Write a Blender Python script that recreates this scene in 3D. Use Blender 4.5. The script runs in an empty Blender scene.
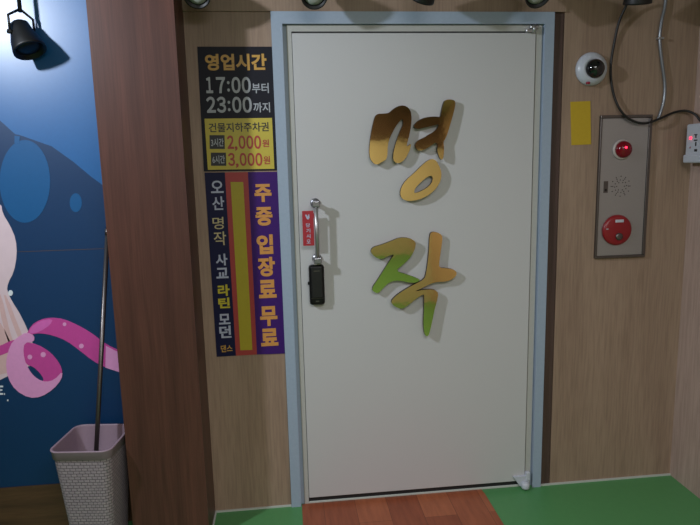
import bpy, bmesh, math, random
from mathutils import Vector, Matrix
from math import pi, sin, cos, radians
random.seed(4)
S = bpy.context.scene
C = S.collection

# ------------------------------------------------------------------ camera, world, lights, exposure
CAM = Vector((.0253, -2.374, 1.432)); FPX = 600.0
_y, _p, _r = radians(6.01), radians(-9.31), radians(-1.37)
FW = Vector((sin(_y)*cos(_p), cos(_y)*cos(_p), sin(_p)))
_rt = Vector((cos(_y), -sin(_y), 0)); _up = _rt.cross(FW)
RT = cos(_r)*_rt + sin(_r)*_up; UP = -sin(_r)*_rt + cos(_r)*_up
cd = bpy.data.cameras.new('camera'); cam = bpy.data.objects.new('camera', cd); C.objects.link(cam)
cd.sensor_width = 36; cd.lens = FPX/700*36; cd.clip_start = .05
M3 = Matrix((RT, UP, -FW)).transposed(); cam.matrix_world = Matrix.Translation(CAM) @ M3.to_4x4()
S.camera = cam

W = bpy.data.worlds.new('world'); S.world = W; W.use_nodes = True
W.node_tree.nodes['Background'].inputs[0].default_value = (.5, .55, .6, 1)
W.node_tree.nodes['Background'].inputs[1].default_value = .3

def light(name, kind, loc, energy, color, target=None, **k):
    l = bpy.data.lights.new(name, kind); l.energy = energy; l.color = color
    for a, v in k.items(): setattr(l, a, v)
    o = bpy.data.objects.new(name, l); C.objects.link(o); o.location = loc
    if target is not None:
        o.rotation_euler = (Vector(target)-Vector(loc)).to_track_quat('-Z', 'Y').to_euler()
    return o
light('track_spot_light', 'SPOT', (-1.50, -1.22, 2.28), 110, (.83, .9, 1), (.35, 0, 1.25),
      spot_size=radians(125), spot_blend=1.0, shadow_soft_size=.055)
light('corridor_ceiling_light', 'AREA', (.45, -2.5, 2.40), 31, (.95, .95, 1), (.45, -2.5, 0), shape='RECTANGLE', size=1.2, size_y=.6)  # unseen soft fill, added for the ambient level
light('rear_ceiling_light', 'AREA', (.3, -3.7, 2.40), 30, (1, .93, .82), (.3, -3.9, 0), shape='RECTANGLE', size=1.2, size_y=.4)  # unseen lamp added to brighten what the gold letters reflect
S.view_settings.view_transform = 'Standard'; S.view_settings.look = 'None'
S.view_settings.gamma = 1; S.view_settings.use_curve_mapping = False
S.view_settings.exposure = 0.12

def at(px, py, Y=0.0):
    """point of the plane y = Y seen at this place of the photograph"""
    d = FW + RT*((px-350)/FPX) - UP*((py-262.5)/FPX)
    return CAM + d*((Y-CAM.y)/d.y)
def xz(px, py, Y=0.0):
    v = at(px, py, Y); return (v.x, v.z)

# ------------------------------------------------------------------ materials
def s2l(c): return tuple((x/255/12.92 if x/255 <= .04045 else ((x/255+.055)/1.055)**2.4) for x in c)
def mat(name, rgb, rough=.5, metal=0, emit=0, spec=.5, bump=0, bscale=80, coat=0, alpha=1, trans=0):
    m = bpy.data.materials.new(name); m.use_nodes = True
    nt = m.node_tree; b = nt.nodes['Principled BSDF']
    col = s2l(rgb)+(1,)
    b.inputs['Base Color'].default_value = col; b.inputs['Roughness'].default_value = rough
    b.inputs['Metallic'].default_value = metal; b.inputs['Specular IOR Level'].default_value = spec
    b.inputs['Coat Weight'].default_value = coat; b.inputs['Alpha'].default_value = alpha
    b.inputs['Transmission Weight'].default_value = trans
    if emit:
        b.inputs['Emission Color'].default_value = col; b.inputs['Emission Strength'].default_value = emit
    tc = nt.nodes.new('ShaderNodeTexCoord'); n = nt.nodes.new('ShaderNodeTexNoise')
    n.inputs['Scale'].default_value = bscale; n.inputs['Detail'].default_value = 3
    nt.links.new(tc.outputs['Object'], n.inputs['Vector'])
    mx = nt.nodes.new('ShaderNodeMix'); mx.data_type = 'RGBA'; mx.blend_type = 'MULTIPLY'; mx.inputs[0].default_value = .12
    mx.inputs[6].default_value = col; nt.links.new(n.outputs['Fac'], mx.inputs[7]); nt.links.new(mx.outputs[2], b.inputs['Base Color'])
    if bump:
        bp = nt.nodes.new('ShaderNodeBump'); bp.inputs['Strength'].default_value = bump; bp.inputs['Distance'].default_value = .002
        nt.links.new(n.outputs['Fac'], bp.inputs['Height']); nt.links.new(bp.outputs[0], b.inputs['Normal'])
    return m
def wood(name, cols, scale=(14, 14, .9), rough=.45, seed=0, fine=.35):
    """laminate with grain running along z"""
    m = bpy.data.materials.new(name); m.use_nodes = True; nt = m.node_tree; b = nt.nodes['Principled BSDF']
    tc = nt.nodes.new('ShaderNodeTexCoord'); mp = nt.nodes.new('ShaderNodeMapping')
    mp.inputs['Scale'].default_value = scale; mp.inputs['Location'].default_value = (seed, seed*2, seed*.7)
    nt.links.new(tc.outputs['Object'], mp.inputs['Vector'])
    n = nt.nodes.new('ShaderNodeTexNoise'); n.inputs['Scale'].default_value = 1; n.inputs['Detail'].default_value = 5
    n.inputs['Roughness'].default_value = .6; n.inputs['Distortion'].default_value = .4
    nt.links.new(mp.outputs[0], n.inputs['Vector'])
    mp2 = nt.nodes.new('ShaderNodeMapping'); mp2.inputs['Scale'].default_value = (scale[0]*14, scale[1]*14, scale[2]*10)
    nt.links.new(tc.outputs['Object'], mp2.inputs['Vector'])
    n2 = nt.nodes.new('ShaderNodeTexNoise'); n2.inputs['Scale'].default_value = 1; n2.inputs['Detail'].default_value = 3
    nt.links.new(mp2.outputs[0], n2.inputs['Vector'])
    r = nt.nodes.new('ShaderNodeValToRGB'); e = r.color_ramp.elements
    e[0].position = .3; e[0].color = s2l(cols[0])+(1,); e[1].position = .7; e[1].color = s2l(cols[1])+(1,)
    if len(cols) > 2:
        x = e.new(.5); x.color = s2l(cols[2])+(1,)
    nt.links.new(n.outputs['Fac'], r.inputs[0])
    mx = nt.nodes.new('ShaderNodeMix'); mx.data_type = 'RGBA'; mx.blend_type = 'MULTIPLY'; mx.inputs[0].default_value = fine
    nt.links.new(r.outputs[0], mx.inputs[6])
    r2 = nt.nodes.new('ShaderNodeValToRGB'); r2.color_ramp.elements[0].position = .35; r2.color_ramp.elements[0].color = (.45, .42, .4, 1)
    r2.color_ramp.elements[1].position = .6
    nt.links.new(n2.outputs['Fac'], r2.inputs[0]); nt.links.new(r2.outputs[0], mx.inputs[7])
    nt.links.new(mx.outputs[2], b.inputs['Base Color']); b.inputs['Roughness'].default_value = rough
    return m
M = {}
M['beige'] = wood('beige_laminate', [(144, 120, 103), (163, 139, 120)], (9, 9, .7), .5, 3, .3)
M['beige_pink'] = wood('pale_laminate', [(172, 148, 138), (188, 164, 152)], (9, 9, .7), .5, 9, .3)
M['walnut'] = wood('walnut_laminate', [(70, 40, 34), (100, 60, 50), (82, 49, 41)], (16, 16, .55), .42, 1, .35)
M['dark_wood'] = wood('dark_wood', [(66, 50, 46), (92, 70, 64)], (20, 20, 1), .5, 5, .3)
M['base_wood'] = wood('skirting_wood', [(74, 54, 38), (100, 74, 50)], (1.2, 10, 22), .5, 7, .3)
M['door'] = mat('door_paint', (197, 197, 199), .42, bump=.04, bscale=300)
M['jamb'] = mat('pale_jamb_paint', (182, 182, 178), .45)
M['cream'] = mat('cream_paint', (186, 184, 170), .45)
M['steel_blue'] = mat('grey_blue_frame_paint', (158, 174, 194), .4)
M['black'] = mat('black_plastic', (10, 10, 12), .4, spec=.3)
M['matt_black'] = mat('black_paint', (12, 12, 14), .5)
M['seal'] = mat('rubber_seal', (30, 30, 34), .7)
M['chrome'] = mat('chrome', (150, 150, 156), .3, .8)
M['steel'] = mat('brushed_steel', (184, 184, 186), .36, .85, bump=.05, bscale=200)
M['steel_dark'] = mat('steel_bezel', (112, 106, 104), .38, .9)
M['white'] = mat('white_plastic', (192, 197, 208), .35)
M['sealant'] = mat('white_sealant', (190, 196, 190), .5)
M['green'] = mat('green_vinyl', (80, 142, 86), .42, bump=.05, bscale=40)
M['gold'] = mat('gold_mirror', (255, 222, 150), .06, 1, bump=.22, bscale=9)
M['edge'] = mat('letter_edge', (34, 28, 16), .5)
M['navy_sign'] = mat('navy_print', (20, 21, 34), .5, spec=.25)
M['yellow_sign'] = mat('yellow_print', (196, 178, 66), .4)
M['yellow_dark'] = mat('yellow_band', (172, 156, 40), .4)
M['red_band'] = mat('red_band', (164, 56, 58), .4)
M['purple'] = mat('purple_print', (60, 22, 104), .5, spec=.25)
M['navy_print'] = mat('dark_blue_print', (20, 20, 60), .5, spec=.25)
M['t_gold'] = mat('gold_print', (200, 152, 66), .4)
M['t_grey'] = mat('pale_grey_print', (168, 172, 180), .4)
M['t_white'] = mat('pale_blue_print', (178, 182, 206), .4)
M['t_dark'] = mat('dark_print', (32, 34, 40), .4)
M['t_red'] = mat('red_print', (170, 58, 52), .4)
M['t_pale_gold'] = mat('pale_gold_print', (196, 180, 140), .4)
M['t_orange'] = mat('orange_print', (204, 142, 74), .4)
M['t_yellow'] = mat('yellow_letter_print', (196, 180, 50), .4)
M['tag_red'] = mat('red_acrylic', (172, 44, 58), .3)
M['note'] = mat('yellow_tape', (196, 164, 34), .55)
M['dome'] = mat('smoked_dome', (14, 16, 20), .08, coat=.5)
M['red_mark'] = mat('red_mark', (150, 20, 50), .5)
M['lens_red'] = mat('red_lens', (104, 6, 22), .15, emit=.10)
M['led'] = mat('led_glow', (255, 30, 60), .3, emit=5)
M['button'] = mat('red_button', (140, 24, 32), .35)
M['ring'] = mat('pale_ring', (180, 170, 165), .4)
M['hole'] = mat('dark_hole', (30, 26, 26), .8)
M['cable'] = mat('black_cable', (14, 13, 14), .45)
M['pipe'] = mat('grey_conduit', (132, 136, 142), .3, .6)
M['basket'] = mat('lilac_plastic', (158, 136, 150), .5)
M['reflector'] = mat('lamp_reflector', (176, 182, 176), .3)
M['sea_dark'] = mat('mural_navy', (14, 56, 98), .40, spec=.6)
M['sea_light'] = mat('mural_blue', (26, 98, 160), .35, spec=.9)
M['sea_mid'] = mat('mural_bubble_blue', (18, 88, 142), .42)
M['m_pale'] = mat('mural_pale_pink', (228, 204, 212), .38, bscale=30)
M['m_flesh'] = mat('mural_flesh', (222, 184, 184), .38)
M['m_pink'] = mat('mural_pink', (222, 110, 190), .38)
M['m_mag'] = mat('mural_magenta', (204, 76, 158), .38)
M['m_lilac'] = mat('mural_light_pink', (232, 160, 212), .38)
M['m_white'] = mat('mural_white', (230, 236, 242), .38)

# vinyl wood mat: brick pattern of planks
def plank_mat():
    m = bpy.data.materials.new('wood_look_vinyl'); m.use_nodes = True; nt = m.node_tree; b = nt.nodes['Principled BSDF']
    tc = nt.nodes.new('ShaderNodeTexCoord'); mp = nt.nodes.new('ShaderNodeMapping'); mp.inputs['Rotation'].default_value = (0, 0, radians(90))
    nt.links.new(tc.outputs['Object'], mp.inputs['Vector'])
    br = nt.nodes.new('ShaderNodeTexBrick'); nt.links.new(mp.outputs[0], br.inputs['Vector'])
    br.inputs['Scale'].default_value = 1; br.inputs['Brick Width'].default_value = .34; br.inputs['Row Height'].default_value = .135
    br.inputs['Mortar Size'].default_value = .0012; br.inputs['Bias'].default_value = 0
    br.inputs['Color1'].default_value = s2l((140, 72, 46))+(1,); br.inputs['Color2'].default_value = s2l((170, 98, 64))+(1,)
    br.inputs['Mortar'].default_value = s2l((112, 60, 38))+(1,)
    mp2 = nt.nodes.new('ShaderNodeMapping'); mp2.inputs['Scale'].default_value = (60, 7, 7); nt.links.new(tc.outputs['Object'], mp2.inputs['Vector'])
    n = nt.nodes.new('ShaderNodeTexNoise'); n.inputs['Scale'].default_value = 1; n.inputs['Detail'].default_value = 4; nt.links.new(mp2.outputs[0], n.inputs['Vector'])
    mx = nt.nodes.new('ShaderNodeMix'); mx.data_type = 'RGBA'; mx.blend_type = 'MULTIPLY'; mx.inputs[0].default_value = .55
    r = nt.nodes.new('ShaderNodeValToRGB'); r.color_ramp.elements[0].position = .3; r.color_ramp.elements[0].color = (.55, .5, .48, 1); r.color_ramp.elements[1].position = .65
    nt.links.new(n.outputs['Fac'], r.inputs[0]); nt.links.new(br.outputs['Color'], mx.inputs[6]); nt.links.new(r.outputs[0], mx.inputs[7])
    nt.links.new(mx.outputs[2], b.inputs['Base Color']); b.inputs['Roughness'].default_value = .4
    return m
M['planks'] = plank_mat()
def weave_mat():
    m = M['basket']; nt = m.node_tree; b = nt.nodes['Principled BSDF']
    uv = nt.nodes.new('ShaderNodeUVMap'); br = nt.nodes.new('ShaderNodeTexBrick'); nt.links.new(uv.outputs[0], br.inputs['Vector'])
    br.inputs['Scale'].default_value = 1; br.inputs['Brick Width'].default_value = .021; br.inputs['Row Height'].default_value = .0115
    br.inputs['Mortar Size'].default_value = .0013; br.inputs['Mortar Smooth'].default_value = .6
    br.inputs['Color1'].default_value = s2l((162, 149, 155))+(1,); br.inputs['Color2'].default_value = s2l((154, 141, 149))+(1,)
    br.inputs['Mortar'].default_value = s2l((92, 84, 90))+(1,)
    m2 = m.copy(); m2.name = 'woven_lilac_plastic'; nt = m2.node_tree; b = nt.nodes['Principled BSDF']
    brn = [x for x in nt.nodes if x.type == 'TEX_BRICK'][0]
    nt.links.new(brn.outputs['Color'], b.inputs['Base Color'])
    bp = nt.nodes.new('ShaderNodeBump'); bp.invert = True; bp.inputs['Strength'].default_value = .8; bp.inputs['Distance'].default_value = .002
    nt.links.new(brn.outputs['Fac'], bp.inputs['Height']); nt.links.new(bp.outputs[0], b.inputs['Normal'])
    return m2
M['weave'] = weave_mat()

# ------------------------------------------------------------------ mesh helpers
def bx(bm, x0, x1, y0, y1, z0, z1, mi=0, bev=0):
    r = bmesh.ops.create_cube(bm, size=1)
    vs = r['verts']
    for v in vs:
        v.co = Vector((x0+(v.co.x+.5)*(x1-x0), y0+(v.co.y+.5)*(y1-y0), z0+(v.co.z+.5)*(z1-z0)))
    fs = {f for v in vs for f in v.link_faces}
    if bev:
        es = {e for v in vs for e in v.link_edges}
        rr = bmesh.ops.bevel(bm, geom=list(es), offset=bev, segments=3, affect='EDGES', profile=.5)
        fs = {f for f in fs if f.is_valid} | set(rr['faces'])
    for f in fs: f.material_index = mi
def slab(bm, pts, yb, yf, mi=0, side=None):
    """prism of an xz outline between depth yb (back) and yf (front, smaller y)"""
    a = [bm.verts.new((x, yf, z)) for x, z in pts]; b = [bm.verts.new((x, yb, z)) for x, z in pts]
    f = bm.faces.new(a); f.material_index = mi
    g = bm.faces.new(b[::-1]); g.material_index = mi if side is None else side
    n = len(pts)
    for i in range(n):
        q = bm.faces.new((a[i], b[i], b[(i+1) % n], a[(i+1) % n])); q.material_index = mi if side is None else side
def lathe(bm, prof, seg=32, mtx=None, mi=0):
    """profile (r, h) about local z"""
    mtx = mtx or Matrix(); rings = []
    for r, h in prof:
        if r < 1e-6: rings.append([bm.verts.new(mtx @ Vector((0, 0, h)))])
        else: rings.append([bm.verts.new(mtx @ Vector((r*cos(2*pi*k/seg), r*sin(2*pi*k/seg), h))) for k in range(seg)])
    for a, b in zip(rings, rings[1:]):
        for k in range(seg):
            k2 = (k+1) % seg
            vs = ([a[0]] if len(a) == 1 else [a[k], a[k2]]) + ([b[0]] if len(b) == 1 else [b[k2], b[k]])
            if len(vs) > 2:
                f = bm.faces.new(vs); f.material_index = mi; f.smooth = True
def ell(cx, cz, rx, rz, n=28, rot=0):
    return [(cx+rx*cos(t)*cos(rot)-rz*sin(t)*sin(rot), cz+rx*cos(t)*sin(rot)+rz*sin(t)*cos(rot)) for t in [2*pi*k/n for k in range(n)]]
def spline(pts, n=6):
    """Catmull-Rom through 3D points"""
    P = [Vector(p) for p in pts]; P = [P[0]*2-P[1]]+P+[P[-1]*2-P[-2]]; out = []
    for i in range(1, len(P)-2):
        for k in range(n):
            t = k/n; a, b, c, d = P[i-1:i+3]
            out.append(.5*((2*b)+(c-a)*t+(2*a-5*b+4*c-d)*t*t+(3*b-a-3*c+d)*t**3))
    out.append(P[-2]); return out
def tube(bm, pts, r, seg=12, mi=0, smooth_n=0, cap=True):
    P = spline(pts, smooth_n) if smooth_n else [Vector(p) for p in pts]
    rings = []; ref = None
    for i, p in enumerate(P):
        d = (P[min(i+1, len(P)-1)]-P[max(i-1, 0)]).normalized()
        if ref is None: ref = d.orthogonal().normalized()
        ref = (ref-d*ref.dot(d)).normalized(); bi = d.cross(ref)
        rings.append([bm.verts.new(p+ref*r*cos(2*pi*k/seg)+bi*r*sin(2*pi*k/seg)) for k in range(seg)])
    for a, b in zip(rings, rings[1:]):
        for k in range(seg):
            f = bm.faces.new((a[k], a[(k+1) % seg], b[(k+1) % seg], b[k])); f.smooth = True; f.material_index = mi
    if cap:
        for q in (rings[0][::-1], rings[-1]): bm.faces.new(q).material_index = mi
def obj(name, bm, m, parent=None, loc=None):
    bmesh.ops.recalc_face_normals(bm, faces=bm.faces[:])
    me = bpy.data.meshes.new(name); bm.to_mesh(me); bm.free()
    for x in (m if isinstance(m, (list, tuple)) else [m]): me.materials.append(M[x])
    o = bpy.data.objects.new(name, me); C.objects.link(o)
    if parent is not None:
        o.parent = parent; o.matrix_parent_inverse = Matrix.Translation(-parent.location)
    return o
def B(): return bmesh.new()
def tag(o, label, cat, group=None):
    o['label'] = label; o['category'] = cat
    if group: o['group'] = group
    return o
def thing(name, label, cat, loc, group=None):
    o = bpy.data.objects.new(name, None); C.objects.link(o); o.location = loc; o.empty_display_size = .05
    return tag(o, label, cat, group)
def struct(name, bm, m, parent=None):
    o = obj(name, bm, m, parent)
    if parent is None: o['kind'] = 'structure'
    return o
def boxobj(name, args, m, parent=None, bev=0):
    bm = B(); bx(bm, *args, bev=bev); return struct(name, bm, m, parent)
def text(bm, body, x0, z0, x1, z1, yb, yf, off=.02, mi=0):
    """writing fitted to the box, raised a hair above the sign"""
    c = bpy.data.curves.new('writing', 'FONT'); c.body = body; c.offset = off; c.extrude = .01; c.resolution_u = 4
    o = bpy.data.objects.new('writing', c); C.objects.link(o)
    me = bpy.data.meshes.new_from_object(o.evaluated_get(bpy.context.evaluated_depsgraph_get()))
    bpy.data.objects.remove(o)
    xs = [v.co.x for v in me.vertices]; ys = [v.co.y for v in me.vertices]
    if not xs: return
    ax, bx_, ay, by = min(xs), max(xs), min(ys), max(ys)
    vs = [bm.verts.new((x0+(v.co.x-ax)/(bx_-ax)*(x1-x0), yb if v.co.z < 0 else yf, z0+(v.co.y-ay)/(by-ay)*(z1-z0))) for v in me.vertices]
    for p in me.polygons:
        try:
            f = bm.faces.new([vs[i] for i in p.vertices]); f.material_index = mi
        except ValueError: pass
    bpy.data.meshes.remove(me)
def word(name, m, parent, items, off=.02):
    """one mesh for one word or price; items are (glyph, box)"""
    bm = B()
    for g, q in items: ptext(bm, g, q, -.0029, -.0040, off)
    return obj(name, bm, m, parent)
def digits(bm, body, box, yb, yf, off=.03, narrow=.42):
    """evenly spaced figures; separators take a narrow cell"""
    wd = [narrow if ch in ':,' else 1 for ch in body]; gap = .13; tot = sum(wd)+gap*(len(wd)-1)
    x = box[0]; k = (box[2]-box[0])/tot; h = box[3]-box[1]
    for ch, w_ in zip(body, wd):
        y0, y1 = box[1], box[3]; a, b = x, x+w_*k
        if ch == ':': y0 += h*.25; y1 -= h*.1; a += .16*k*w_; b -= .16*k*w_
        if ch == ',': y0 = y1-h*.2; y1 += h*.14
        if ch == '1': b -= .25*k
        ptext(bm, {':': '\uff1a', ',': ','}.get(ch, chr(ord(ch)+0xfee0)), (a, y0, b, y1), yb, yf, off)
        x += (w_+gap)*k
def ptext(bm, body, box, yb, yf, off=.02, mi=0):
    """box given as left, top, right, bottom read off the photograph, on the plane of the sign"""
    a = at(box[0], box[1], yf); b = at(box[2], box[3], yf); m = at((box[0]+box[2])/2, (box[1]+box[3])/2, yf)
    w = at(box[2], (box[1]+box[3])/2, yf).x-at(box[0], (box[1]+box[3])/2, yf).x
    h = at((box[0]+box[2])/2, box[1], yf).z-at((box[0]+box[2])/2, box[3], yf).z
    text(bm, body, m.x-w/2, m.z-h/2, m.x+w/2, m.z+h/2, yb, yf, off, mi)

# ------------------------------------------------------------------ the setting
XR = 1.718; CEIL = 2.42; YR = -4.6; XL = -2.3
boxobj('floor', (XL-.1, XR+.1, YR-.1, .2, -.1, 0), 'green')
boxobj('wall_front', (XL-.1, XR+.1, .05, .2, 0, CEIL), 'dark_wood')
boxobj('wall_right', (XR, XR+.1, YR, .05, 0, CEIL), 'beige_pink')
boxobj('wall_left', (XL-.1, XL, YR, .05, 0, CEIL), 'beige')
boxobj('wall_rear', (XL-.1, XR+.1, YR-.1, YR, 0, CEIL), 'cream')
boxobj('ceiling', (XL-.1, XR+.1, YR-.1, .2, CEIL, CEIL+.1), 'cream')
boxobj('trim_1', (-.319, 1.148, -.008, .05, 1.9995, CEIL), 'beige')            # board over the door
boxobj('trim_2', (-.319, -.0005, 0, .05, 0, 1.999), 'beige')                   # panel between pillar and door
boxobj('trim_3', (1.147, XR, 0.001, .05, 0, CEIL), 'beige')                    # panel right of the door
boxobj('trim_4', (1.1005, 1.1435, .002, .05, 0, 1.996), 'dark_wood')           # dark strip beside the frame
boxobj('trim_5', (-.601, -.319, -.2, .05, 0, CEIL), 'walnut')                  # pillar
boxobj('trim_6', (XL, XR, YR, YR+.03, 2.0, CEIL), 'dark_wood')                # unseen dark band on the rear wall, added for the gold letters to mirror
boxobj('baseboard_left', (XL, -.6012, -.012, .05, 0, .185), 'base_wood')
boxobj('baseboard_front', (-.319, -.0005, -.006, 0, 0, .007), 'sealant')
boxobj('baseboard_right', (1.1005, XR, -.006, .001, 0, .007), 'sealant')
boxobj('baseboard_pillar', (-.319, -.313, -.2, -.006, 0, .007), 'sealant')
for n in ('baseboard_pillar',): bpy.data.objects[n].name = 'baseboard_side'

# door
door = bpy.data.objects.new('door_1', None); C.objects.link(door); door['kind'] = 'structure'; door.location = (.55, 0, 0)
boxobj('door_leaf', (.0765, 1.030, 0, .04, .030, 1.923), 'door', door, bev=.0015)
bm = B()                                                                        # grey-blue architrave with mitred corners
w = .041; Zt = 1.9985
slab(bm, [(0, 0), (w, 0), (w, Zt-w-.003), (0, Zt)], .05, -.012)
slab(bm, [(1.10-w+.003, 0), (1.10, 0), (1.10, Zt), (1.10-w+.003, Zt-w-.003)], .05, -.012)
slab(bm, [(0, Zt-.0003), (w, Zt-w-.0033), (1.10-w+.003, Zt-w-.0033), (1.10, Zt-.0003)][::1], .05, -.0123)
for q in ((w-.001, .0562), (1.0568, 1.10-w+.004)): bx(bm, q[0], q[1], .010, .05, 0, 1.9525)
bx(bm, w, 1.10-w, .010, .05, 1.9525, 1.96)
struct('door_frame', bm, 'steel_blue', door)
bm = B()
bx(bm, .0565, .0745, .003, .05, 0, 1.9295); bx(bm, 1.033, 1.0565, .003, .05, 0, 1.9295); bx(bm, .0565, 1.0565, .003, .05, 1.9295, 1.952)
struct('door_jamb', bm, 'jamb', door)
bm = B(); bx(bm, .0565, 1.0565, .004, .05, 0, .010, bev=.002); struct('threshold', bm, 'sealant', door)
bm = B(); bx(bm, .0745, 1.033, .008, .03, .010, .030); struct('door_seal', bm, 'seal', door)  # dark bar standing in for the shadow under the leaf
# pivots
bm = B(); p = at(532, 29.5, -.01)
bx(bm, p.x-.024, p.x+.016, -.014, .002, p.z-.010, p.z+.002, bev=.003)
bx(bm, p.x-.008, p.x+.026, -.018, .002, p.z+.0035, p.z+.014, bev=.003)
lathe(bm, [(0, -.012), (.007, -.012), (.007, .016), (0, .016)], 16, Matrix.Translation((p.x+.008, -.014, p.z)))
struct('door_pivot', bm, 'steel', door)
bm = B(); p = at(528, 480, -.02)
bx(bm, 1.030, 1.050, -.016, .002, .035, .075, bev=.004)
slab(bm, [(.975, .056), (1.035, .058), (1.046, .050), (1.044, .012), (1.004, .012), (.992, .030)], .002, -.014)
lathe(bm, [(0, .006), (.016, .006), (.018, .012), (.018, .026), (.012, .034), (0, .036)], 20, Matrix.Translation((1.025, -.022, 0)))
struct('door_pivot', bm, 'white', door)
# handle
hy = -.048
t = at(315.2, 203, hy); b = at(318.4, 262, hy); hx = (t.x+b.x)/2
bm = B(); tube(bm, [(hx, hy, t.z), (hx, hy, b.z)], .0082, 16)
H = struct('door_handle', bm, 'steel', door)
for z, s in ((t.z-.004, 1), (b.z+.006, -1)):
    bm = B(); tube(bm, [(hx, hy-.004, z), (hx, .002, z)], .0095, 14)
    bx(bm, hx-.015, hx+.015, hy-.010, hy+.012, z-.012, z+.012, bev=.004)
    lathe(bm, [(0, 0), (.020, 0), (.018, .006), (0, .006)], 24, Matrix.Translation((hx, 0, z)) @ Matrix.Rotation(pi/2, 4, 'X'))
    o = obj('handle_bracket', bm, 'chrome', H)
# digital lock
a = at(309.2, 265.5, -.03); b = at(324.8, 305, -.03); lx = (a.x+b.x)/2; lz0, lz1 = b.z, a.z
bm = B(); bx(bm, lx-.0305, lx+.0305, -.030, .002, lz0, lz1, bev=.011)
L = struct('door_lock', bm, 'black', door)
bm = B(); bx(bm, lx-.022, lx+.022, -.036, -.028, lz0+.030, lz1-.006, bev=.0035); obj('sliding_cover', bm, 'matt_black', L)
bm = B(); bx(bm, lx-.036, lx-.029, -.020, -.008, (lz0+lz1)/2+.001, (lz0+lz1)/2+.013, bev=.002); obj('lock_button', bm, 'black', L)
bm = B(); bx(bm, lx-.012, lx+.012, -.0368, -.0355, lz1-.024, lz1-.021); bx(bm, lx-.007, lx+.007, -.031, -.0298, lz0+.014, lz0+.019); bx(bm, lx-.025, lx+.025, -.0308, -.0295, lz0+.0275, lz0+.0285); obj('lock_marking', bm, 'steel_dark', L)
bm = B(); bx(bm, hx-.015, hx+.013, -.03, .001, lz1+.0005, lz1+.020, bev=.003); obj('lock_bracket', bm, 'ring', L)

# red pull tag
ty = -.040
a = at(302, 211, ty); b = at(314.2, 245.5, ty)
T = thing('pull_tag', 'small red tag with white writing hanging from the door pull handle', 'tag', ((a.x+b.x)/2, ty, b.z))
bm = B(); bx(bm, a.x, b.x+.001, ty-.0015, ty+.0015, b.z, a.z, bev=.0006)
bx(bm, b.x-.002, hx-.004, ty-.001, ty+.001, a.z-.03, a.z-.01); obj('tag_plate', bm, 'tag_red', T)
bm = B(); cx = (a.x+b.x)/2; hh = a.z-b.z
for i, (g, s) in enumerate((('당', .012), ('기', .012), ('시', .012), ('오', .012))):
    zc = a.z-hh*(.41+.155*i); text(bm, g, cx-.008, zc-.008, cx+.008, zc+.008, ty-.0014, ty-.0022, .02)
hz = a.z-hh*.17                                                        # small pulling-hand pictogram
slab(bm, [(cx-.010, hz+.007), (cx-.006, hz+.010), (cx+.001, hz+.001), (cx+.003, hz+.010), (cx+.006, hz+.010), (cx+.007, hz-.004), (cx+.002, hz-.011), (cx-.004, hz-.008)], ty-.0014, ty-.0022)
obj('lettering', bm, 't_white', T)

# ------------------------------------------------------------------ gold brush letters
def chaikin(P, n=2):
    for _ in range(n):
        Q = []
        for i in range(len(P)):
            a, b = P[i], P[(i+1) % len(P)]
            Q += [(a[0]*.75+b[0]*.25, a[1]*.75+b[1]*.25), (a[0]*.25+b[0]*.75, a[1]*.25+b[1]*.75)]
        P = Q
    return P
def stroke(parent, outline, ox, oy, k, tx, tz, hole=None):
    """a cut plate with a mirror face; outline as read from the photograph"""
    Yf = -.026
    c = bpy.data.curves.new('stroke', 'CURVE'); c.dimensions = '2D'; c.fill_mode = 'BOTH'; c.extrude = .008
    for P in ([outline]+([hole] if hole else [])):
        P = chaikin([xz(ox+x/k, oy+y/k, Yf) for x, y in P], 1)
        s = c.splines.new('POLY'); s.points.add(len(P)-1); s.use_cyclic_u = True
        for q, (x, z) in zip(s.points, P): q.co = (x, z, 0, 1)
    o = bpy.data.objects.new('stroke', c); C.objects.link(o)
    me = bpy.data.meshes.new_from_object(o.evaluated_get(bpy.context.evaluated_depsgraph_get()))
    bpy.data.objects.remove(o)
    bm = B(); bm.from_mesh(me); bpy.data.meshes.remove(me)
    n = len(bm.verts); cx = sum(v.co.x for v in bm.verts)/n; cz = sum(v.co.y for v in bm.verts)/n
    for v in bm.verts:
        x, z, h = v.co.x, v.co.y, v.co.z
        y = Yf+.008-h
        y += (x-cx)*math.tan(radians(tx))+(z-cz)*math.tan(radians(tz))   # each piece sits a touch out of true
        v.co = (x, min(y, -.003), z)
    bmesh.ops.recalc_face_normals(bm, faces=bm.faces[:])
    for f in bm.faces:
        f.normal_update(); f.material_index = 0 if f.normal.y < -.5 else 1
    for (dx, dz) in ((0, 0),):                                            # mounting peg behind
        pass
    return obj('stroke', bm, ['gold', 'edge'], parent)
k7 = 4.377
LM = thing('gold_letter', 'upper gold mirror brush-style Korean syllable glued to the white door', 'letter', tuple(at(412, 150, 0)))
stroke(LM, [(108, 118), (120, 104), (150, 103), (172, 100), (188, 84), (210, 70), (236, 66), (258, 77), (271, 103), (269, 155), (258, 205), (246, 248), (256, 243), (268, 233), (263, 262), (240, 305), (212, 323), (192, 314), (187, 290), (198, 240), (215, 190), (234, 150), (232, 126), (220, 134), (200, 160), (176, 205), (165, 240), (163, 300), (140, 315), (115, 329), (93, 312), (84, 285), (86, 230), (95, 175)], 350, 90, k7, 1, 1.9)
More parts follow.
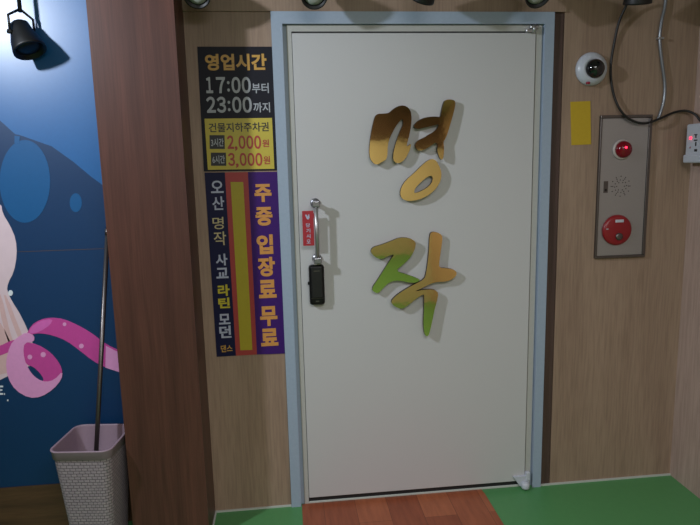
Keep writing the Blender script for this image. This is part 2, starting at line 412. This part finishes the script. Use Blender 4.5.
stroke(LM, [(412, 50), (425, 41), (452, 41), (464, 52), (458, 85), (445, 130), (430, 180), (418, 212), (408, 225), (411, 255), (408, 295), (400, 308), (388, 292), (380, 262), (384, 238), (376, 229), (362, 238), (345, 250), (320, 264), (300, 266), (287, 254), (285, 236), (298, 220), (330, 206), (345, 195), (365, 185), (385, 166), (390, 149), (370, 155), (335, 163), (300, 171), (284, 167), (280, 155), (292, 140), (315, 124), (350, 116), (385, 116), (396, 120), (402, 90)], 350, 90, k7, -1, 2.6)
stroke(LM, [(345, 305), (370, 301), (388, 325), (401, 360), (398, 395), (378, 430), (345, 460), (300, 481), (255, 487), (228, 477), (219, 455), (225, 425), (245, 395), (280, 365), (315, 330)], 350, 90, k7, -1, 1.5,
       hole=[(352, 373), (364, 382), (358, 408), (335, 430), (300, 448), (279, 452), (285, 430), (305, 408), (330, 386)])
k8 = 4.038
LJ = thing('gold_letter', 'lower gold mirror brush-style Korean syllable with a long downward stroke', 'letter', tuple(at(415, 285, 0)))
stroke(LJ, [(84, 120), (95, 108), (125, 100), (165, 85), (200, 70), (240, 72), (266, 88), (263, 115), (246, 150), (215, 180), (183, 206), (235, 222), (262, 232), (287, 243), (265, 255), (235, 253), (210, 246), (180, 245), (155, 255), (135, 275), (113, 299), (91, 287), (91, 272), (110, 245), (135, 205), (160, 165), (180, 138), (160, 142), (125, 160), (100, 149), (86, 134)], 350, 220, k8, 1, -2.2)
stroke(LJ, [(323, 60), (334, 47), (365, 54), (376, 70), (370, 110), (362, 165), (360, 193), (390, 195), (420, 200), (434, 215), (420, 236), (390, 249), (350, 250), (320, 260), (290, 275), (258, 290), (300, 281), (340, 280), (358, 295), (350, 330), (340, 365), (333, 400), (325, 435), (315, 470), (300, 464), (295, 420), (298, 370), (300, 310), (297, 298), (270, 315), (240, 340), (210, 360), (180, 350), (164, 331), (180, 310), (215, 285), (260, 260), (300, 240), (308, 215), (315, 170), (320, 120)], 350, 220, k8, 0, 1.4)

# ------------------------------------------------------------------ signs
SG = thing('wall_sign', 'black opening-hours sign with gold and grey writing and a yellow price block', 'sign', tuple(at(238, 172, 0)))
bm = B(); slab(bm, [xz(204, 171.5), xz(277.8, 170.3), xz(272.0, 46.8), xz(197.3, 46.8)], 0, -.0030); obj('sign_panel', bm, 'navy_sign', SG)
bm = B(); slab(bm, [xz(208, 169.8), xz(274.4, 168.8), xz(272, 118), xz(204.6, 118.8)], -.0029, -.0038, 0)
for q in ((209.9, 135.2, 225, 149), (211.2, 152.6, 226.4, 165.8)):
    slab(bm, [xz(q[0], q[3]), xz(q[2], q[3]), xz(q[2]-.3, q[1]), xz(q[0]-.3, q[1])], -.0037, -.0044, 1)
obj('price_block', bm, ['yellow_sign', 't_dark'], SG)
bm = B(); ptext(bm, '영업시간', (205.3, 53.8, 266.7, 70.4), -.0029, -.0040, .035)
obj('heading_lettering', bm, 't_gold', SG)
for dg_, q, hg, q2 in (('17:00', (206, 77, 250.8, 93.2), '부터', (252, 83, 268.7, 93.2)), ('23:00', (206.3, 96.7, 251.8, 112.8), '까지', (253.3, 102.3, 270, 112.4))):
    bm = B(); digits(bm, dg_, q, -.0029, -.0040); ptext(bm, hg, q2, -.0029, -.0040, .015); obj('hours_lettering', bm, 't_grey', SG)
bm = B(); ptext(bm, '건물지하주차권', (208.8, 122.6, 268.8, 131.9), -.0037, -.0046, .016); obj('parking_lettering', bm, 't_dark', SG)
bm = B(); ptext(bm, '3시간', (211, 138.4, 223.6, 146.6), -.0043, -.0050, .02); obj('duration_lettering', bm, 't_grey', SG)
bm = B(); ptext(bm, '6시간', (212.4, 155.4, 224.8, 163.6), -.0043, -.0050, .02); obj('duration_lettering', bm, 't_grey', SG)
bm = B(); digits(bm, '2,000', (227, 135.4, 261, 149), -.0037, -.0046); ptext(bm, '원', (262.3, 139.4, 269, 147), -.0037, -.0046, .02); obj('price_lettering', bm, 't_red', SG)
bm = B(); digits(bm, '3,000', (228, 152.8, 262.3, 166), -.0037, -.0046); ptext(bm, '원', (263.4, 156, 270, 164.2), -.0037, -.0046, .02); obj('price_lettering', bm, 't_red', SG)

SV = thing('wall_sign', 'tall purple and navy sign with vertical Korean writing and a yellow stripe', 'sign', tuple(at(248, 356, 0)))
bm = B()
def strip(t0, t1, b0, b1, mi, yb=0, yf=-.003): slab(bm, [xz(*b0), xz(*b1), xz(*t1), xz(*t0)], yb, yf, mi)
strip((204.6, 172.6), (225, 172.4), (216.8, 356.6), (236, 355.4), 0)
strip((225, 172.4), (247.9, 172.1), (236, 355.4), (257, 354.3), 1)
strip((247.9, 172.1), (277.7, 171.8), (257, 354.3), (286.3, 353.2), 2)
strip((230.7, 182), (243.3, 182), (240.4, 350), (252.4, 349.6), 3, -.0029, -.0037)
obj('sign_panel', bm, ['navy_print', 'red_band', 'purple', 'yellow_dark'], SV)
word('free_entry_lettering', 't_orange', SV, (('주', (254.4, 184, 271.5, 202)), ('중', (255.5, 207, 272.5, 225.7))), .045)
word('free_entry_lettering', 't_orange', SV, (('입', (256.6, 234.6, 273, 254.2)), ('장', (257.7, 257, 275, 276.5)), ('료', (258.7, 279.8, 276.4, 298))), .045)
word('free_entry_lettering', 't_orange', SV, (('무', (260, 306.2, 277.4, 326)), ('료', (260.8, 328.5, 278.2, 346))), .045)
word('pale_lettering', 't_white', SV, (('오', (210.8, 180.6, 223.4, 193)), ('산', (212.2, 196.5, 224.2, 210))), .02)
word('brush_lettering', 't_pale_gold', SV, (('명', (212.6, 217, 223.6, 229.2)), ('작', (213.8, 231.6, 226.2, 245.3))), .005)
word('pale_lettering', 't_white', SV, (('사', (215.7, 253.8, 227.4, 265.6)), ('교', (216.2, 267.8, 228.3, 278.3))), .03)
word('yellow_lettering', 't_yellow', SV, (('라', (217.8, 284.6, 229.6, 296)), ('틴', (218.3, 297.7, 229.9, 308.2))), .035)
word('pale_lettering', 't_white', SV, (('모', (218.8, 313.9, 230.2, 324.3)), ('던', (219.4, 325.8, 231.2, 338))), .03)
word('small_lettering', 't_gold', SV, (('댄스', (220.9, 345, 232.4, 352)),), .015)

# ------------------------------------------------------------------ wall mural
bm = B(); my = -.006
bx(bm, XL+.002, -.6015, my, .049, .186, CEIL-.002, 0)
lay = [my]
def art(pts, mi, lvl, rel=None):
    if rel: pts = [(rel[0]+x/rel[2], rel[1]+y/rel[2]) for x, y in pts]
    P = []
    for x, y in pts:
        X, Z = xz(x, y, my); P.append((min(X, -.603), Z))
    slab(bm, P, my+.0003, my-.0004*lvl, mi)
def artw(P, mi, lvl): slab(bm, P, my+.0003, my-.0004*lvl, mi)
r8 = (0, 90, 3.283)
bl = [xz(x/3.283, 90+y/3.283, my) for x, y in [(-560, -20), (-200, 40), (0, 100), (50, 145), (65, 148), (170, 185), (240, 235), (300, 285), (345, 318)]]
bl = [(max(x, XL+.01), z) for x, z in bl]
artw(bl+[(-.603, bl[-1][1]-.01), (-.603, CEIL-.004), (bl[0][0], CEIL-.004)], 1, 1)
art(ell(82, 300, 83, 136, 40), 2, 2, r8); art([(48, 150), (66, 152), (64, 175), (48, 175)], 2, 3, r8)
art(ell(249, 370, 20, 31, 24), 2, 2, r8)
# pale figure of flowing cloth, down the left edge of the view
fig = chaikin([(-30, 190), (1, 203), (3, 214), (10, 225), (16, 239), (17, 255), (14, 272), (8, 283), (7, 291), (12, 301), (22, 317), (32, 340), (38, 362), (10, 375), (-10, 385), (-60, 380), (-70, 240)], 1)
art(fig, 3, 2)
art([(0, 322), (5, 330), (12, 345), (14, 371), (-6, 376), (-20, 372), (-24, 340)], 4, 3)
for q in ([(3, 294), (7, 296), (20, 330), (31, 355), (27, 357), (14, 328)], [(-3, 292), (2, 296), (8, 325), (16, 350), (12, 352), (3, 326)]):
    art(chaikin(q, 1), 4, 3)
r7 = (0, 270, 3.754)
art(ell(40, 86, 9, 11, 10), 8, 4, r7)
art(chaikin([(-60, 300), (0, 285), (40, 265), (75, 258), (70, 285), (40, 305), (0, 322), (-60, 340)], 1), 6, 4, r7)
art(chaikin([(98, 245), (118, 207), (150, 186), (190, 178), (240, 183), (300, 210), (350, 240), (400, 280), (460, 306), (470, 390), (400, 367), (350, 342), (300, 302), (250, 265), (200, 245), (150, 236), (118, 242)], 1), 6, 4, r7)
art([(398, 284), (452, 312), (470, 390), (396, 366)], 7, 5, r7)
art(chaikin([(88, 268), (140, 278), (190, 308), (225, 350), (237, 388), (220, 408), (190, 420), (160, 418), (165, 408), (150, 385), (125, 362), (98, 355), (86, 310)], 1), 6, 5, r7)
art(chaikin([(100, 232), (130, 245), (128, 270), (92, 272), (88, 310), (98, 352), (118, 388), (142, 410), (170, 420), (205, 412), (236, 378), (232, 410), (200, 448), (155, 476), (110, 480), (60, 452), (30, 405), (22, 345), (38, 282), (62, 255)], 1), 7, 6, r7)
art(chaikin([(112, 218), (150, 190), (200, 182), (190, 205), (150, 232), (112, 240)], 1), 5, 5, r7)
for x, y, r in ((113, 326, 9), (163, 317, 10), (306, 285, 9), (243, 203, 7)): art(ell(x, y, r, r, 12), 7, 6, r7)
for x0, y0, x1, y1 in ((0, 434, 12, 440), (0, 448, 9, 453), (0, 462, 12, 468), (-8, 434, 0, 468), (15, 462, 19, 468), (27, 486, 32, 492)):
    art([(x0, y1), (x1, y1), (x1, y0), (x0, y0)], 8, 3, r7)
for y in (249.5,):                                                   # joint between printed sheets
    a = xz(-300, 252, my); b = xz(107, 248.5, my); zz = (a[1]+b[1])/2
    artw([(XL+.01, b[1]-.0008), (-.603, b[1]-.0008), (-.603, b[1]+.0008), (XL+.01, b[1]+.0008)], 9, 1)
mu = tag(obj('wall_mural', bm, ['sea_dark', 'sea_light', 'sea_mid', 'm_pale', 'm_flesh', 'm_pink', 'm_mag', 'm_lilac', 'm_white', 'base_wood']),
         'printed blue underwater mural with bubbles and a curling pink ribbon', 'mural')

# ------------------------------------------------------------------ floor mat
bm = B(); bx(bm, .044, .838, -1.0, -.0215, 0, .003, bev=.0008)
bx(bm, .0450, .835, -.0225, .0035, 0, .0028)
tag(obj('floor_mat', bm, 'planks'), 'reddish brown wood-look vinyl mat lying in front of the door', 'mat')

# ------------------------------------------------------------------ waste basket
def rrect(w, d, r, n=6):
    out = []
    for cx, cy, a0 in ((w/2-r, -d/2+r, -90), (w/2-r, d/2-r, 0), (-w/2+r, d/2-r, 90), (-w/2+r, -d/2+r, 180)):
        for k in range(n+1):
            t = radians(a0+90*k/n); out.append((cx+r*cos(t), cy+r*sin(t)))
    return out
BX, BY, BH, BR = -.7270, -.172, .448, radians(-7)
Rb = Matrix.Translation((BX, BY, 0)) @ Matrix.Rotation(BR, 4, 'Z')
def loft(bm, levels, mi=0, uv=False, close_bottom=False):
    lay = bm.loops.layers.uv.verify(); rings = []
    for (w, d, r, z) in levels: rings.append([bm.verts.new(Rb @ Vector((x, y, z))) for x, y in rrect(w, d, r)])
    n = len(rings[0])
    for (a, b, la, lb) in zip(rings, rings[1:], levels, levels[1:]):
        acc = 0
        for k in range(n):
            k2 = (k+1) % n; L_ = (b[k2].co-b[k].co).length
            f = bm.faces.new((a[k], a[k2], b[k2], b[k])); f.smooth = True; f.material_index = mi
            for lp, u in zip(f.loops, ((acc, la[3]), (acc+L_, la[3]), (acc+L_, lb[3]), (acc, lb[3]))): lp[lay].uv = u
            acc += L_
    if close_bottom: bm.faces.new(rings[0][::-1])
    return rings
wb = thing('waste_basket', 'lilac woven-pattern plastic waste basket beside the brown pillar', 'basket', (BX, BY, 0))
bm = B()
loft(bm, [(.150, .155, .025, 0), (.152, .157, .026, .008), (.210, .217, .032, BH-.035)], close_bottom=True)
obj('basket_body', bm, 'weave', wb)
bm = B()
rg = loft(bm, [(.148, .153, .025, .006), (.206, .213, .031, BH-.034), (.212, .219, .032, BH-.002)])
bm.faces.new(rg[0]); obj('basket_lining', bm, 'basket', wb)
bm = B()
loft(bm, [(.211, .218, .032, BH-.036), (.219, .226, .034, BH-.034), (.223, .230, .035, BH-.006), (.228, .235, .036, BH-.003), (.227, .234, .036, BH), (.214, .221, .033, BH), (.211, .218, .032, BH-.006)])
obj('rim', bm, 'basket', wb)
# metal pole standing in it
P1 = at(107.6, 232, -.045); P2 = at(97.6, 425, -.150); d = (P2-P1)
bot = P1 + d*((.022-P1.z)/d.z); top = P1 + d*((-.612-P1.x)/d.x)
pl = thing('metal_pole', 'slim bare metal pole standing in the waste basket, leaning on the pillar corner', 'pole', tuple(bot))
bm = B(); tube(bm, [bot, P1], .0085, 14); obj('lower_tube', bm, 'steel_dark', pl)
bm = B(); tube(bm, [P1-(top-P1)*.02, top], .0070, 14); tube(bm, [P1-(top-P1).normalized()*.012, P1+(top-P1).normalized()*.012], .0100, 14); obj('upper_tube', bm, 'steel_dark', pl)

# ------------------------------------------------------------------ dome camera
c = at(590.6, 69.3, 0); R = .064
dc = thing('dome_camera', 'white round security camera with a dark dome on the wood panel', 'camera', (c.x, 0, c.z))
mt = Matrix.Translation((c.x, .001, c.z)) @ Matrix.Rotation(pi/2, 4, 'X')
bm = B(); lathe(bm, [(0, 0), (R, 0), (R+.001, .008), (R-.004, .018), (R-.018, .028), (R-.026, .031), (.036, .029), (0, .029)], 48, mt); obj('camera_housing', bm, 'white', dc)
mt2 = Matrix.Translation((c.x+.0035, -.026, c.z-.002)) @ Matrix.Rotation(pi/2, 4, 'X')
bm = B(); lathe(bm, [(.038, 0)]+[(.038*cos(t), .036*sin(t)) for t in [k*pi/2/9 for k in range(1, 9)]]+[(0, .036)], 40, mt2); obj('dome', bm, 'dome', dc)
bm = B(); m_ = at(588.2, 82.6, -.024); bx(bm, m_.x-.007, m_.x+.006, -.030, -.018, m_.z-.006, m_.z+.003, bev=.002); obj('red_sticker', bm, 'red_mark', dc)

# ------------------------------------------------------------------ yellow tape
bm = B(); slab(bm, [xz(571.4, 145.2), xz(591, 144.4), xz(590.3, 101), xz(570.4, 101.8)], .001, -.0008)
tag(obj('yellow_note', bm, 'note'), 'plain yellow rectangle of tape stuck on the wood panel beside the steel alarm plate', 'note')

# ------------------------------------------------------------------ alarm panel
A = [xz(592, 258.4), xz(642.6, 256.2), xz(651.6, 114.3), xz(601, 116)]
X0 = (A[0][0]+A[3][0])/2; X1 = (A[1][0]+A[2][0])/2; Z0 = (A[0][1]+A[1][1])/2; Z1 = (A[2][1]+A[3][1])/2
ap = thing('alarm_panel', 'tall stainless steel fire alarm panel with red lamp and red call button', 'alarm panel', ((X0+X1)/2, 0, Z0))
bm = B()
for q in ((X0, X1, Z0, Z0+.010), (X0, X1, Z1-.012, Z1), (X0, X0+.008, Z0+.010, Z1-.012), (X1-.013, X1, Z0+.010, Z1-.012)):
    bx(bm, q[0], q[1], -.014, .001, q[2], q[3], bev=.002)
obj('panel_frame', bm, 'steel_dark', ap)
bm = B(); bx(bm, X0+.0085, X1-.0135, -.010, .001, Z0+.0105, Z1-.0125, bev=.001); obj('face_plate', bm, 'steel', ap)
def onp(px, py): v = at(px, py, -.01); return v.x, v.z
lx_, lz_ = onp(622, 149.5)
mt = Matrix.Translation((lx_, -.010, lz_)) @ Matrix.Rotation(pi/2, 4, 'X')
bm = B(); lathe(bm, [(.030, 0), (.041, 0), (.042, .004), (.038, .010), (.034, .010), (.033, 0)], 40, mt); lr = obj('lamp_ring', bm, 'ring', ap)
bm = B(); lathe(bm, [(.034, 0), (.034, .012)]+[(.034*cos(t), .012+.028*sin(t)) for t in [k*pi/2/8 for k in range(1, 8)]]+[(0, .040)], 40, mt); il = obj('indicator_lamp', bm, 'lens_red', ap)
e_ = at(625.8, 147.6, -.045)
bm = B(); bmesh.ops.create_icosphere(bm, subdivisions=2, radius=.007, matrix=Matrix.Translation((e_.x, -.0440, e_.z))); obj('lamp_bulb', bm, 'led', il)
bm = B(); gx, gz = onp(620.5, 186.3)
for k in range(12):
    for r_ in (.017, .026, .034, .041):
        if r_ in (.017, .034) and k % 2: continue
        t = 2*pi*k/12+(.1 if r_ == .026 else 0)
        lathe(bm, [(0, 0), (.0022, 0), (.0022, .0008), (0, .0008)], 8, Matrix.Translation((gx+r_*cos(t), -.0098, gz+r_*sin(t)))@Matrix.Rotation(pi/2, 4, 'X'))
obj('speaker_grille', bm, 'hole', ap)
gx, gz = onp(605.8, 187.5)
bm = B(); bx(bm, gx-.010, gx+.009, -.0110, -.0095, gz-.022, gz+.026, bev=.0004); lb = obj('jack_label', bm, 'steel_dark', ap)
bm = B(); bx(bm, gx-.005, gx+.004, -.0118, -.0108, gz-.016, gz-.006); obj('jack', bm, 'hole', lb)
cx_, cz_ = onp(616.3, 230)
mt = Matrix.Translation((cx_, -.010, cz_)) @ Matrix.Rotation(pi/2, 4, 'X')
bm = B(); lathe(bm, [(0, 0), (.063, 0), (.064, .006), (.060, .012), (.052, .015), (0, .016)], 48, mt); cb = obj('call_button', bm, 'button', ap)
a_ = at(619.6, 221, -.026); bm = B(); bx(bm, a_.x-.018, a_.x+.018, -.0275, -.0245, a_.z-.006, a_.z+.006, bev=.001); obj('button_label', bm, 'white', cb)
a_ = at(618.8, 236.5, -.026); bm = B(); lathe(bm, [(0, 0), (.015, 0), (.015, .006), (.009, .008), (0, .008)], 24, Matrix.Translation((a_.x, -.0255, a_.z))@Matrix.Rotation(pi/2, 4, 'X')); obj('button_knob', bm, 'steel_dark', cb)
a_ = at(607, 229, -.022); bm = B(); bx(bm, a_.x-.005, a_.x+.005, -.0255, -.0235, a_.z-.002, a_.z+.002); obj('small_marking', bm, 't_grey', cb)

# ------------------------------------------------------------------ cables and wall device
bm = B()
pts = [at(x, y, Y) for x, y, Y in ((629, -4, -.07), (626, 6, -.04), (619, 22, -.02), (614.5, 42, -.008), (611.2, 62, -.008), (611.2, 80, -.008), (614.5, 97, -.012), (621, 111, -.022), (631, 120, -.026), (645, 123.4, -.034), (660, 118.5, -.034), (674, 112.5, -.012), (686, 110.8, -.02), (695, 114.5, -.04), (700.5, 121, -.06))]
tube(bm, pts, .0048, 10, smooth_n=6)
tag(obj('black_cable', bm, 'cable'), 'thin black cable looping down past the dome camera to the white box', 'cable')
bm = B()
pts = [at(x, y, Y) for x, y, Y in ((667, -14, -.009), (665, 6, -.009), (661.5, 22, -.009), (659.8, 40, -.009), (662, 62, -.009), (664.8, 84, -.009), (664, 100, -.009), (660, 114, -.009), (658, 119, -.009))]
tube(bm, pts, .0062, 12, smooth_n=6)
cc = at(659.9, 38.5, -.009)
cd_ = tag(obj('grey_conduit', bm, 'pipe'), 'grey metallic conduit running down the wood panel behind the black cable', 'conduit')
bm = B(); bx(bm, cc.x-.012, cc.x+.012, -.020, .001, cc.z-.004, cc.z+.004, bev=.001); obj('clip', bm, 'steel', cd_)
DX = at(685.5, 143, -.035).x                                          # left face of the box
def on_face(px, py):
    d = FW + RT*((px-350)/FPX) - UP*((py-262.5)/FPX); return CAM + d*((DX-CAM.x)/d.x)
zt_ = on_face(690, 124).z; zb_ = on_face(690, 163).z
wd = thing('wall_device', 'white plastic box with a small red light on the right side wall', 'device', (XR, -.1, zb_))
bm = B(); bx(bm, DX, XR, -.150, -.035, zb_+.022, zt_, bev=.007)
bx(bm, DX-.006, XR, -.154, -.031, zb_, zb_+.034, bev=.007); obj('device_case', bm, 'white', wd)
for (px, py, r, m_) in ((690.8, 138, .0055, 'led'), (690.3, 147.5, .0040, 'lens_red')):
    e_ = on_face(px, py); bm = B(); bmesh.ops.create_icosphere(bm, subdivisions=2, radius=r, matrix=Matrix.Translation((DX-.0005, e_.y, e_.z))); obj('status_light', bm, m_, wd)
bm = B()
for (x0, y0, x1, y1) in ((694, 134, 697.5, 135.4), (695.3, 135, 696.7, 138), (694, 139.5, 697.5, 141), (695, 142, 696.6, 146), (694.3, 149, 697.3, 151.6)):
    p0 = on_face(x0, y1); p1 = on_face(x1, y0); bx(bm, DX-.0008, DX+.0005, p1.y, p0.y, p0.z, p1.z)
obj('marking', bm, 't_dark', wd)

# ------------------------------------------------------------------ spotlight heads hanging before the wall
def spot_head(center, direction, label, open_face=True, scale=1.0, group='black spotlight heads hanging above the door'):
    o = thing('spotlight', label, 'spotlight', tuple(center), group)
    d = Vector(direction).normalized(); mt = Matrix.Translation(center) @ d.to_track_quat('Z', 'Y').to_matrix().to_4x4() @ Matrix.Scale(scale, 4)
    bm = B(); lathe(bm, [(0, -.085), (.020, -.084), (.030, -.075), (.034, -.05), (.044, -.02), (.050, .012), (.050, .018), (.0455, .018), (.040, -.004), (0, -.008)], 36, mt); obj('lamp_shade', bm, 'matt_black', o)
    bm = B(); lathe(bm, [(.0395, .000), (.036, .008), (.018, .013), (0, .014)], 32, mt); obj('bulb_face', bm, 'reflector' if open_face else 'matt_black', o)
    hub = mt @ Vector((0, 0, -.045)); bm = B()
    for s in (-1, 1):
        side = d.cross(Vector((0, 0, 1))).normalized()*.041*scale*s
        tube(bm, [hub+side, hub+side+Vector((0, 0, .05*scale)), hub+side*.1+Vector((0, 0, .072*scale))], .0045, 8)
        tube(bm, [hub+side*1.15, hub+side*.7], .008, 10)
    tube(bm, [hub+Vector((0, 0, .065*scale)), (hub.x, hub.y, CEIL-.001)], .007, 10)
    obj('bracket', bm, 'matt_black', o)
    return o
sy = -.15
for i, (px, py, dr, op, lab) in enumerate((
    (197, -6.5, (.0, -.95, -.75), True, 'leftmost pale-faced spotlight at the top edge, beside the brown pillar'),
    (314, -5.5, (.0, -.95, -.75), True, 'black-rimmed spotlight with pale face above the left half of the door'),
    (423, -5, (-.2, .55, -.75), False, 'black spotlight turned away, above the middle of the door'),
    (537, -6, (.0, -.9, -.8), True, 'pale-faced spotlight above the top right door corner'),
    (638, -1.5, (.1, .3, -.95), False, 'black spotlight turned away, above the black cable'))):
    spot_head(at(px, py, sy), dr, lab, op, 0.93 if i != 4 else 1.0)
spot_head(at(28, 46, -.08), (.35, -.25, -.8), 'black spotlight hanging low in front of the blue mural', False, 1.1, 'black spotlight over the mural')
